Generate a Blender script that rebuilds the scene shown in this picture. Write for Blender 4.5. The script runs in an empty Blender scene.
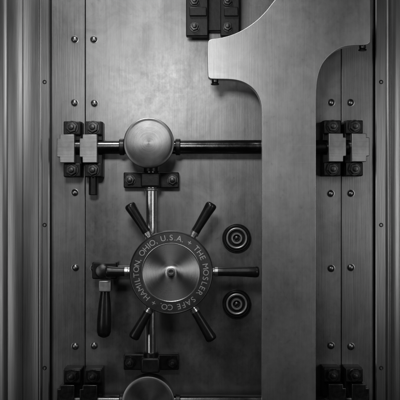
import bpy, bmesh, math, random
from mathutils import Vector, Matrix
random.seed(4)
S=0.004; D=3.2
sc=bpy.context.scene
col=sc.collection
def f(h): return (D-h)/D
def W(px,py,h): return Vector(((px-200)*S*f(h), -h, (200-py)*S*f(h)))
def sz(p,h=0.08): return p*S*f(h)

# ---------------- materials ----------------
def metal(name, base, rough, brush='z', bump=0.15, var=0.25, metallic=1.0, aniso=0.0, stain=0.3, rvar=0.12, bscale=1.0, scratch=0.0, cloud=0.0, pits=True):
    m=bpy.data.materials.new(name); m.use_nodes=True
    nt=m.node_tree; N=nt.nodes; L=nt.links
    b=N['Principled BSDF']
    b.inputs['Metallic'].default_value=metallic
    tc=N.new('ShaderNodeTexCoord')
    def noise(scale3, scale, detail=4, r=0.55, rot=0, dist=0):
        mp=N.new('ShaderNodeMapping'); mp.inputs['Scale'].default_value=scale3
        mp.inputs['Rotation'].default_value=(0,rot,0)
        L.new(tc.outputs['Object'],mp.inputs[0])
        n=N.new('ShaderNodeTexNoise'); n.inputs['Scale'].default_value=scale
        n.inputs['Detail'].default_value=detail; n.inputs['Roughness'].default_value=r; n.inputs['Distortion'].default_value=dist
        L.new(mp.outputs[0],n.inputs['Vector']); return n
    sc3={'z':(60,60,1.0),'x':(1.0,60,60),'n':(12,12,12)}
    if brush=='r':
        sx=N.new('ShaderNodeSeparateXYZ'); L.new(tc.outputs['Object'],sx.inputs[0])
        cmb=N.new('ShaderNodeCombineXYZ'); L.new(sx.outputs[0],cmb.inputs[0]); L.new(sx.outputs[2],cmb.inputs[1])
        ln=N.new('ShaderNodeVectorMath'); ln.operation='LENGTH'; L.new(cmb.outputs[0],ln.inputs[0])
        n1=N.new('ShaderNodeTexNoise'); n1.noise_dimensions='1D'; n1.inputs['Scale'].default_value=700*bscale
        n1.inputs['Detail'].default_value=3; L.new(ln.outputs['Value'],n1.inputs['W'])
        bo=n1.outputs['Fac']
    else:
        n1=noise(sc3[brush],5*bscale); bo=n1.outputs['Fac']
    big=noise((1,1,0.6),3.5,7,0.62); sp=noise((1,1,1),60,5,0.7)
    def rng(src,a,b_,c,d):
        r=N.new('ShaderNodeMapRange'); r.inputs['From Min'].default_value=a; r.inputs['From Max'].default_value=b_
        r.inputs['To Min'].default_value=c; r.inputs['To Max'].default_value=d
        L.new(src,r.inputs[0]); return r.outputs[0]
    def mul(a,b_):
        q=N.new('ShaderNodeMath'); q.operation='MULTIPLY'; L.new(a,q.inputs[0])
        if isinstance(b_,float): q.inputs[1].default_value=b_
        else: L.new(b_,q.inputs[1])
        return q.outputs[0]
    c=mul(rng(bo,.3,.7,1-var,1+var*.5),rng(big.outputs['Fac'],.32,.68,1-stain,1.0))
    if pits: c=mul(c,rng(sp.outputs['Fac'],.26,.38,1-stain*.8,1.0))
    if cloud>0:
        cl=noise((1,1,.8),7,8,.68,.4,.8)
        c=mul(c,rng(cl.outputs['Fac'],.38,.56,1-cloud,1.0))
        dr=noise((22,22,1.1),1.3,5,.6)
        c=mul(c,rng(dr.outputs['Fac'],.3,.5,1-cloud*.7,1.0))
    if scratch:
        for rot,s in ((.35,(1.2,1,110)),(-.9,(1.5,1,140)),(1.3,(1.0,1,120))):
            sn=noise(s,3,2,.5,rot)
            mask=noise((1,1,1),6+s[0],3,.5)
            line=rng(sn.outputs['Fac'],.70,.74,0,1)
            mk=mul(line,rng(mask.outputs['Fac'],.50,.6,0.0,scratch))
            one=N.new('ShaderNodeMath'); one.operation='ADD'; L.new(mk,one.inputs[0]); one.inputs[1].default_value=1
            c=mul(c,one.outputs[0])
    L.new(mul(c,float(base)),b.inputs['Base Color'])
    mx=N.new('ShaderNodeMath'); mx.operation='MULTIPLY_ADD'; L.new(big.outputs['Fac'],mx.inputs[0]); mx.inputs[1].default_value=0.7 if pits else 1.0
    if pits: L.new(mul(sp.outputs['Fac'],.3),mx.inputs[2])
    else: mx.inputs[2].default_value=0
    L.new(rng(mx.outputs[0],.3,.7,max(.05,rough-rvar),rough+rvar),b.inputs['Roughness'])
    bp=N.new('ShaderNodeBump'); bp.inputs['Strength'].default_value=bump; bp.inputs['Distance'].default_value=0.001
    L.new(bo,bp.inputs['Height']); L.new(bp.outputs[0],b.inputs['Normal'])
    if aniso>0:
        b.inputs['Anisotropic'].default_value=aniso
        t=N.new('ShaderNodeTangent'); t.direction_type='RADIAL'; t.axis='Y'
        L.new(t.outputs[0],b.inputs['Tangent'])
    return m
M_panel=metal('brushed_steel_panel',0.38,0.40,'z',0.2,0.08,metallic=.97,stain=0.30,rvar=0.10,scratch=.15,cloud=.22)
M_side=metal('brushed_steel_strip',0.35,0.39,'z',0.25,0.16,metallic=.97,stain=0.22,rvar=.07,cloud=.15)
M_frame=metal('brushed_steel_frame',0.36,0.35,'z',0.2,0.22,metallic=1,stain=0.06,rvar=.04,pits=False)
M_plate=metal('satin_steel_plate',0.58,0.39,'z',0.12,0.08,metallic=.97,stain=0.22,rvar=.06,scratch=.2,cloud=.12)
M_black=metal('blackened_iron',0.010,0.38,'n',0.5,0.3,metallic=0.2,stain=0.4)
M_rod=metal('oiled_dark_rod',0.13,0.22,'x',0.1,0.3,metallic=1.0)
M_chrome=metal('polished_steel_rod',0.88,0.24,'n',0.05,0.1,stain=0.2)
M_bright=metal('machined_steel_block',0.54,0.40,'x',0.3,0.2,metallic=.85,stain=0.4,cloud=.25)
M_nut=metal('worn_steel_nut',0.12,0.33,'n',0.4,0.3,stain=0.5)
M_disc=metal('turned_steel_disc',0.29,0.34,'r',0.12,0.2,aniso=0.7,stain=0.25,rvar=.06,cloud=.2)
M_dish=metal('turned_steel_dish',0.76,0.27,'r',0.14,0.16,aniso=0.88,stain=0.10,rvar=.03,pits=False)
M_ring=metal('darkened_steel_ring',0.19,0.36,'r',0.1,0.15,stain=0.3)
M_letter=metal('bright_steel_letter',0.72,0.45,'n',0.05,0.05,metallic=.8,stain=0.25)
M_grip=metal('black_enamel_grip',0.010,0.27,'n',0.15,0.2,metallic=0.0,stain=0.2)
M_rivet=metal('steel_rivet',0.36,0.30,'n',0.2,0.2,stain=0.3)

# ---------------- mesh helpers ----------------
def finish(bm,name,mat,loc=(0,0,0),parent=None,bevel=0,angle=35,segs=3,recalc=True):
    if recalc: bmesh.ops.recalc_face_normals(bm,faces=bm.faces)
    me=bpy.data.meshes.new(name); bm.to_mesh(me); bm.free()
    for p in me.polygons: p.use_smooth=True
    me.set_sharp_from_angle(angle=math.radians(angle))
    me.materials.append(mat)
    o=bpy.data.objects.new(name,me); col.objects.link(o); o.location=loc
    if parent is not None: o.parent=parent
    if bevel:
        md=o.modifiers.new('bevel','BEVEL'); md.width=bevel; md.segments=segs; md.limit_method='ANGLE'; md.angle_limit=math.radians(35)
    return o
def empty(name,loc,label,cat,group=None):
    e=bpy.data.objects.new(name,None); col.objects.link(e); e.location=loc; e.empty_display_size=0.05
    e['label']=label; e['category']=cat
    if group: e['group']=group
    return e
def box(name,mat,cx,cz,h0,h1,w,t,parent=None,bevel=0.003,loc=(0,0,0)):
    bm=bmesh.new(); bmesh.ops.create_cube(bm,size=1)
    bmesh.ops.scale(bm,vec=(w,abs(h1-h0),t),verts=bm.verts)
    return finish(bm,name,mat,(loc[0]+cx,loc[1]-(h0+h1)/2,loc[2]+cz),parent,bevel)
def lathe(name,mat,prof,loc=(0,0,0),parent=None,segs=96,axis=None,angle=30,rot=0):
    bm=bmesh.new(); rings=[]
    for r,z in prof:
        if r<=1e-6: rings.append([bm.verts.new((0,-z,0))])
        else: rings.append([bm.verts.new((r*math.cos(2*math.pi*i/segs+rot),-z,r*math.sin(2*math.pi*i/segs+rot))) for i in range(segs)])
    for a,b in zip(rings,rings[1:]):
        for i in range(segs):
            j=(i+1)%segs
            vs=[a[i%len(a)],a[j%len(a)],b[j%len(b)],b[i%len(b)]]
            u=[]
            for v in vs:
                if v not in u: u.append(v)
            if len(u)>2: bm.faces.new(u)
    o=finish(bm,name,mat,loc,parent,0,angle)
    if axis is not None:
        q=Vector((0,-1,0)).rotation_difference(Vector(axis)); o.rotation_mode='QUATERNION'; o.rotation_quaternion=q
    return o
def rod(name,mat,a,b,r,parent=None,segs=48,ch=0.003):
    a=Vector(a); b=Vector(b); l=(b-a).length
    return lathe(name,mat,[(0,0),(r-ch,0),(r,ch),(r,l-ch),(r-ch,l),(0,l)],a,parent,segs,(b-a)/l)
def nut(name,parent,cx,cz,h,r,rot=0.0,mat=None):
    mat=mat or M_nut
    bm=bmesh.new()
    def ring(prof,segs,rt):
        rs=[[bm.verts.new((rr*math.cos(2*math.pi*i/segs+rt),-z,rr*math.sin(2*math.pi*i/segs+rt))) for i in range(segs)] for rr,z in prof]
        for a,b in zip(rs,rs[1:]):
            for i in range(segs): bm.faces.new((a[i],a[(i+1)%segs],b[(i+1)%segs],b[i]))
        bm.faces.new(rs[-1])
    ring([(r*1.18,0),(r*1.18,.002),(r*1.12,.0035),(r*.5,.0035)],36,0)
    ring([(r,.0035),(r,.016),(r*.9,.019),(r*.55,.0195)],6,rot)
    ring([(r*.5,.018),(r*.5,.026),(r*.4,.029),(r*.1,.030)],24,0)
    return finish(bm,name,mat,(cx,-h,cz),parent,0,25)
def rivet(name,parent,loc,r,mat=None):
    return lathe(name,mat or M_rivet,[(r*1.15,0),(r*1.15,.0012),(r,.0015),(r*.97,.004),(r*.8,.0068),(r*.5,.009),(r*.2,.0098),(0,.01)],loc,parent,28,angle=50)

Z0,Z1=-80,480
# ---------------- vault door ----------------
door=empty('vault_door',W(200,480,0),'brushed steel vault door with riveted edge strips','door')
inv=door.location.copy()
def loc(px,py,h): return W(px,py,h)-inv
def slab(name,x0,x1,h0,h1,mat,bevel=.002):
    a=W(x0,Z1,h1); b=W(x1,Z0,h1)
    bm=bmesh.new(); bmesh.ops.create_cube(bm,size=1)
    bmesh.ops.scale(bm,vec=(b.x-a.x,h1-h0,b.z-a.z),verts=bm.verts)
    c=(a+b)/2
    return finish(bm,name,mat,Vector((c.x,-(h0+h1)/2,c.z))-inv,door,bevel)
slab('door_panel',85.5,341.1,-.08,0,M_panel)
slab('edge_strip',51.5,85.0,-.08,.0015,M_side)
slab('edge_strip',341.5,373.5,-.08,.0015,M_side)
for py in (40,103,193,268,346,-30,430):
    for px in (75,94,331,350.5):
        if py==40 and px>300: continue
        if py==193 and px==94: continue
        rivet('rivet',door,loc(px+random.uniform(-.5,.5),py+random.uniform(-.6,.6),.0015 if (px<85 or px>341) else 0),sz(3.3,0))

# ---------------- door frame ----------------
frame=empty('door_frame',W(200,490,0),'brushed steel door frame with stepped vertical mouldings','door frame')
finv=frame.location.copy()
def jamb(prof):
    bm=bmesh.new()
    lo=[];hi=[]
    for px,h in prof:
        x=(px-200)*S*f(h)
        lo.append(bm.verts.new((x,-h,-1.2))); hi.append(bm.verts.new((x,-h,1.2)))
    for i in range(len(prof)-1): bm.faces.new((lo[i],lo[i+1],hi[i+1],hi[i]))
    return finish(bm,'jamb',M_frame,-finv,frame,0,18)
def arc(x0,h0,x1,h1,sag,n=14):
    return [(x0+(x1-x0)*t/n, h0+(h1-h0)*t/n+sag*math.sin(math.pi*t/n)) for t in range(n+1)]
left=[(-70,-.1),(-70,.05),(-2,.05)]+arc(0,.046,6.5,.045,.0015,8)+[(7,.040),(7.6,.040)]+arc(8,.042,22,.041,.0022)+[(22.4,.036),(23,.036)]+arc(23.4,.038,38,.036,-.0015)+[(38.4,.030),(38.9,.030)]+arc(39.2,.032,41.2,.031,.001,5)+[(41.5,.024),(48.5,.024),(49.5,.022),(50,.014),(50.2,-.1)]
jamb(left)
right=[(374.8,-.1),(375,.014),(375.6,.022),(376.6,.024),(386,.024),(386.5,.030)]+arc(387,.032,390,.032,.0015,6)+[(390.4,.028),(391,.028)]+arc(391.5,.031,400,.031,.0018,10)+[(400.5,.036)]+arc(401,.038,412,.040,.003)+[(413,.05),(470,.05),(470,-.1)]
jamb(right)
for py in (-60,82,225,368,470):
    for px in (44.6,381.2):
        lathe('countersunk_screw',M_black,[(sz(2.2),0),(sz(2.1),.001),(sz(1.5),.0012),(sz(.9),-.0008),(0,-.001)],W(px,py,.0243)-finv,frame,24)

bm=bmesh.new(); bmesh.ops.create_grid(bm,x_segments=1,y_segments=1,size=1.6)
bmesh.ops.rotate(bm,matrix=Matrix.Rotation(math.pi/2,3,'X'),verts=bm.verts)
wl=finish(bm,'wall',M_frame,(0,.12,0)); wl['kind']='structure'; wl['label']='dark steel wall surface behind the vault door'; wl['category']='wall'

# ---------------- carrier plate ----------------
HP0,HP1=.155,.195
pts=[(262,470),(262,112),(261,103),(258,95),(253,88.5),(246,83.5),(238,80.5),(228,79.3),(213,79),(209.5,78),(208,75),(207.5,60),(207.5,45),(208.5,41),(212,39),(222,37.5),(234,34),(246,28),(257,20),(266,11),(274,1),(283,-8),(296,-14),(312,-17),(360,-17),(367,-15),(370,-10),(370.5,10),(370.5,38),(369,43),(364,45),(352,45.5),(343,47),(335,51),(327,58),(321,67),(317.5,79),(316.3,92),(316,105),(316,470)]
def catmull(P,n=4):
    out=[]
    L=len(P)
    for i in range(L):
        p0,p1,p2,p3=[Vector(P[(i+k)%L]) for k in (-1,0,1,2)]
        if (p2-p1).length>35: out.append(tuple(p1)); continue
        if (p1-p0).length>35: p0=p1-(p1-p0).normalized()*(p2-p1).length
        if (p3-p2).length>35: p3=p2+(p3-p2).normalized()*(p2-p1).length
        for k in range(n):
            t=k/n
            out.append(tuple(.5*((2*p1)+(-p0+p2)*t+(2*p0-5*p1+4*p2-p3)*t*t+(-p0+3*p1-3*p2+p3)*t**3)))
    return out
sp=catmull(pts)
plate=empty('bolt_carrier_plate',W(289,470,HP0),'tall satin steel carrier plate with curved branching arms','carrier plate')
bm=bmesh.new()
vs=[bm.verts.new(W(x,y,HP1)-plate.location) for x,y in sp]
fc=bm.faces.new(vs)
ex=bmesh.ops.extrude_face_region(bm,geom=[fc])
vv=[g for g in ex['geom'] if isinstance(g,bmesh.types.BMVert)]
bmesh.ops.translate(bm,vec=(0,HP1-HP0,0),verts=vv)
finish(bm,'plate_body',M_plate,(0,0,0),plate,.014,25,6)
for px,py in ((215,80),(362.5,46)):
    pl=plate.location
    rod('retaining_pin',M_nut,W(px,py-6,.172)-pl,W(px,py+3.2,.172)-pl,sz(3.2),plate,24)
    rod('retaining_pin',M_black,W(px,py+3.2,.172)-pl,W(px,py+5,.172)-pl,sz(4.2),plate,24)

# ---------------- locking rods ----------------
def locking_rod(yrod,yk,xk,rk,label):
    hr=.07
    e=empty('locking_rod',W(200,yrod,hr),label,'locking rod','horizontal locking rods')
    l=e.location
    rod('rod_shaft',M_rod,W(62,yrod,hr)-l,W(364,yrod,hr)-l,sz(7,hr),e)
    for px in (122,178): rod('rod_collar',M_black,W(px-2.5,yrod,hr)-l,W(px+2.5,yrod,hr)-l,sz(8.3,hr),e)
    r=sz(rk,.185)
    lathe('knob',M_disc,[(0,.02),(r*.55,.02),(r*.6,.03),(r*.95,.032),(r*.965,.036),(r*.965,.104),(r,.108),(r,.1135),(r*.99,.1165),(r*.96,.118),(r*.85,.1192),(r*.6,.1208),(r*.3,.1218),(0,.1222)],W(xk,yk,.185)-l+Vector((0,.185-hr,0)),e,128,angle=25)
    return e
locking_rod(147,143,148.8,25.3,'dark round steel locking rod with turned disc knob')
locking_rod(402,403,148,26.5,'dark locking rod with disc knob near door bottom')

# ---------------- clamps ----------------
def clamp(cx,cy,off,label,tail=False,dark=False):
    hb=.085
    base=W(cx,cy,hb); base.y=0
    e=empty('guide_clamp',base,label,'clamp','guide clamps along the locking rods')
    box('clamp_body',M_black,0,0,.0,hb*.72,sz(18),sz(56),e,.004)
    box('clamp_cap',M_black,0,sz(21),hb*.72,hb,sz(17),sz(13.5),e,.004)
    box('clamp_cap',M_black,0,-sz(21),hb*.72,hb,sz(17),sz(13.5),e,.004)
    nut('hex_nut',e,0,sz(21.5),hb,sz(5.6),random.random())
    nut('hex_nut',e,0,-sz(21),hb,sz(5.6),random.random())
    bm=bmesh.new()
    w=sz(17); t=sz(28); s=1 if off>0 else -1
    P=[(-w/2*s,-t/2),(w*.35*s,-t/2),(w*.35*s,-t*.3),(w*.52*s,-t*.3),(w*.52*s,t*.36),(w*.35*s,t*.36),(w*.35*s,t/2),(-w/2*s,t/2)]
    v=[bm.verts.new((x,0,z)) for x,z in P]; fc=bm.faces.new(v)
    ex=bmesh.ops.extrude_face_region(bm,geom=[fc])
    bmesh.ops.translate(bm,vec=(0,.052,0),verts=[g for g in ex['geom'] if isinstance(g,bmesh.types.BMVert)])
    finish(bm,'guide_block',M_bright if not dark else M_nut,(sz(off),-.114,0),e,.0025)  # lower blocks: shade painted in by swapping to the darker nut steel
    if tail:
        rod('drop_pin',M_black,(-sz(1),-.05,-sz(26)),(-sz(1),-.05,-sz(46)),sz(4.5),e)
    return e
for dy,shaded in ((0,False),(248.5,True)):
    lab='black iron clamp with hex nuts and steel guide block'
    clamp(72,149+dy,-5,lab,dark=shaded)
    clamp(93,149+dy,-3.5,'black iron clamp with hanging pin on locking rod',tail=True,dark=shaded)
    clamp(332.5,148+dy,3.5,lab,dark=shaded)
    clamp(354.5,148+dy,4.5,lab,dark=shaded)
# upper blocks
h=.08
base=W(214,12,h); base.y=0
e=empty('mounting_block',base,'black iron mounting block with steel bolts beneath carrier arm','mounting block')
box('back_plate',M_black,0,sz(14),0,.045,sz(50),sz(62),e,.004)
for dx,w in ((-17,22),(16,19)):
    box('block_body',M_black,sz(dx),sz(6),.0455,h,sz(w),sz(60),e,.004)
    box('block_strap',M_black,sz(dx+1),sz(0),h,h+.012,sz(w-5),sz(9),e,.003)
    for z in (10.5,-15): nut('hex_nut',e,sz(dx-2.5),sz(z),h,sz(4.4),random.random())

# ---------------- vertical shaft + brackets ----------------
hv=.078
vr=empty('vertical_shaft',W(151,358,hv),'polished steel vertical shaft behind the handwheel','shaft')
l=vr.location
rod('shaft_body',M_chrome,W(151,158,hv)-l,W(151,354,hv)-l,sz(5.6,hv),vr)
rod('shaft_collar',M_black,W(151,166,hv)-l,W(151,172,hv)-l,sz(8,hv),vr)
rod('shaft_collar',M_bright,W(151,188,hv)-l,W(151,191,hv)-l,sz(6.6,hv),vr)
rod('shaft_collar',M_black,W(151,352,hv)-l,W(151,358,hv)-l,sz(7.5,hv),vr)
for cy in (180,363):
    h=.06; base=W(151,cy,h); base.y=0
    e=empty('shaft_bracket',base,'black iron bracket with two bolts holding vertical shaft','bracket','brackets holding the vertical shaft')
    box('bracket_bar',M_black,0,0,0,.045,sz(56),sz(16),e,.005)
    box('bracket_bridge',M_black,0,0,.0455,.112,sz(19),sz(15),e,.008)
    nut('hex_nut',e,-sz(21.5),0,.045,sz(5),.2); nut('hex_nut',e,sz(21.5),0,.045,sz(5),.6)

# ---------------- handwheel ----------------
HW=.18
base=W(171,272.5,HW); base.y=0
wh=empty('handwheel',base,'turned steel handwheel with engraved ring and black grips','handwheel')
R=sz(42,HW)
lathe('wheel_axle',M_chrome,[(0,0),(R*.42,0),(R*.42,.03),(R*.3,.035),(R*.3,.125),(0,.125)],(0,0,0),wh,64)
lathe('wheel_rim',M_disc,[(0,.125),(R*.93,.125),(R*.99,.129),(R,.134),(R,.172),(R*.99,.178),(R*.975,.18),(R*.965,.1798),(R*.96,.1785)],(0,0,0),wh,160,angle=22)
lathe('lettered_ring',M_ring,[(R*.965,.1760),(R*.96,.1783),(R*.705,.1783),(R*.70,.1760)],(0,0,0),wh,160)
lathe('wheel_dish',M_dish,[(R*.705,.176),(R*.702,.1786),(R*.694,.1788),(R*.687,.1780),(R*.680,.1766),(R*.674,.1765),(R*.66,.17645),(R*.58,.1762),(R*.45,.1761),(R*.30,.1762),(R*.18,.1768),(R*.13,.1780),(R*.11,.179)],(0,0,0),wh,160,angle=20)
lathe('wheel_hub',M_disc,[(R*.11,.178),(R*.105,.1795),(R*.09,.1805),(R*.05,.181),(R*.035,.1802),(0,.180)],(0,0,0),wh,64,angle=30)
txt="THE MOSLER SAFE CO. + HAMILTON, OHIO, U.S.A. + "
bml=bmesh.new()
rt=R*.768
widths={'I':.45,'.':.42,',':.42,' ':.6,'M':1.12,'O':1.05,'+':.9,'L':.85,'E':.88,'F':.85}
tot=sum(widths.get(c,1.0) for c in txt)
ang=math.radians(48)
for c in txt:
    w=widths.get(c,1.0)*2*math.pi/tot
    a=ang-w/2; ang-=w
    if c==' ': continue
    cu=bpy.data.curves.new('glyph','FONT'); cu.body=c; cu.size=R*.190; cu.align_x='CENTER'; cu.extrude=0; cu.offset=0; cu.fill_mode='FRONT'
    ob=bpy.data.objects.new('glyph',cu); col.objects.link(ob)
    bpy.context.view_layer.update(); dg=bpy.context.evaluated_depsgraph_get()
    me=bpy.data.meshes.new_from_object(ob.evaluated_get(dg))
    M=Matrix.Translation((rt*math.cos(a),-.1787,rt*math.sin(a)))@Matrix.Rotation(-(a-math.pi/2),4,'Y')@Matrix.Rotation(math.pi/2,4,'X')
    me.transform(M); bml.from_mesh(me)
    bpy.data.objects.remove(ob); bpy.data.curves.remove(cu); bpy.data.meshes.remove(me)
bml.normal_update()
for fa in bml.faces:
    if fa.normal.y>0: fa.normal_flip()
finish(bml,'lettering',M_letter,(0,0,0),wh,recalc=False)
hs=.15
for k in range(6):
    a=math.radians(60*k+{1:-1,2:2,5:1}.get(k,0))
    d=Vector((math.cos(a),0,math.sin(a)))
    p0=Vector((0,-hs,0))
    L1={0:sz(88,hs),3:sz(66,hs),4:sz(77,hs)}.get(k,sz(80,hs))
    s0=sz(30,hs); q=L1-s0
    g0=sz(16,hs)
    r=sz(1.08,hs)
    sp_=lathe('handle',M_grip,[(0,g0),(3.9*r,g0),(4.1*r,g0+.004),(4.0*r,g0+q*.12),(4.8*r,q*.8),(5.3*r,q*.93),(5.1*r,q*.965),(4.2*r,q*.99),(2.5*r,q),(0,q)],p0+d*s0,wh,40,d,angle=50)
    lathe('ferrule',M_chrome,[(0,0),(3.3*r,0),(3.3*r,g0*.82),(4.3*r,g0*.85),(4.3*r,g0+.002),(0,g0+.002)],(0,0,0),sp_,40)

# ---------------- lever ----------------
hl=.10
base=W(104,271,hl); base.y=0
lv=empty('lock_lever',base,'black iron lever hanging from a square pivot block','lever')
box('pivot_block',M_black,0,0,0,.085,sz(25),sz(17),lv,.006)
lathe('pivot_cap',M_nut,[(sz(7),.084),(sz(7),.096),(sz(6),.104),(sz(3),.108),(0,.108)],(-sz(2),0,0),lv,40,angle=40)
rod('pivot_arm',M_rod,(sz(10),-.05,0),(sz(34),-.05,0),sz(4.5),lv)
box('lever_collar',M_bright,sz(1),-sz(15),.06,.11,sz(12),sz(11),lv,.004)
r=sz(1.12)
lathe('lever_grip',M_grip,[(0,0),(4.2*r,0),(4.2*r,.01),(5.5*r,.05),(6.6*r,.12),(6.4*r,.16),(5*r,.175),(2*r,.182),(0,.183)],(sz(.5),-.085,-sz(20)),lv,40,(-.03,0,-1),angle=50)

# ---------------- ports ----------------
src=None
for px,py in ((236.5,238),(236.5,303.5)):
    e=empty('lock_port',W(px,py,0),'round black lock port with bright inner ring','lock port','round lock ports beside the handwheel')
    r=sz(1,.03)
    if src is None:
        src=[lathe('port_flange',M_nut,[(14.6*r,0),(14.6*r,.010),(14.2*r,.014),(13.7*r,.014),(13.5*r,.010),(13.3*r,.010)],(0,0,0),e,80,angle=40),
        lathe('port_seat',M_black,[(13.4*r,0),(13.4*r,.017),(12.8*r,.022),(11.6*r,.022),(11.0*r,.01),(11.0*r,0)],(0,0,0),e,80,angle=40),
        lathe('port_ring',M_bright,[(10.9*r,0),(10.9*r,.022),(10.5*r,.0245),(9.7*r,.0258),(8.9*r,.024),(8.4*r,.018),(8.4*r,0)],(0,0,0),e,80,angle=60),
        lathe('port_sleeve',M_black,[(8.3*r,0),(8.3*r,.012),(5.6*r,.012),(5.6*r,0)],(0,0,0),e,60),
        lathe('port_plug',M_bright,[(5.8*r,0),(5.8*r,.022),(5.2*r,.026),(4.0*r,.026),(3.4*r,.018),(3.3*r,.010)],(0,0,0),e,60,angle=40),
        lathe('port_spindle',M_nut,[(2.4*r,0),(2.4*r,.022),(1.6*r,.025),(0,.0255)],(0,0,0),e,40,angle=40)]
    else:
        for o in src:
            c=o.copy(); c.parent=e; col.objects.link(c)

# ---------------- camera, light ----------------
cam=bpy.data.cameras.new('cam'); co=bpy.data.objects.new('camera',cam); col.objects.link(co)
co.location=(0,-D,0); co.rotation_euler=(math.radians(90),0,0)
cam.sensor_width=36; cam.lens=36*D/(400*S); cam.clip_end=100; sc.camera=co
def area(name,loc_,target,sx,sy,power,spread=180):
    li=bpy.data.lights.new(name,'AREA'); li.shape='RECTANGLE'; li.size=sx; li.size_y=sy; li.energy=power; li.spread=math.radians(spread)
    o=bpy.data.objects.new(name,li); col.objects.link(o); o.location=loc_
    o.rotation_euler=(Vector(target)-Vector(loc_)).to_track_quat('-Z','Y').to_euler(); return o
area('key_lamp',(-.28,-2.1,.76),(-.08,0,.16),.4,.3,1.75,80)
area('top_lamp',(-.45,-1.2,1.8),(-.05,0,.08),.4,.3,4.5,82)
area('side_lamp',(-1.9,-2.3,-.2),(0,0,.0),.35,1.8,1.8,90)
area('right_lamp',(1.7,-2.2,.1),(.3,0,.0),.35,1.3,1.9,90)
w=bpy.data.worlds.new('World'); sc.world=w; w.use_nodes=True
w.node_tree.nodes['Background'].inputs[0].default_value=(.5,.5,.5,1)
w.node_tree.nodes['Background'].inputs[1].default_value=.018
sc.view_settings.view_transform='Standard'; sc.view_settings.look='None'; sc.view_settings.exposure=0
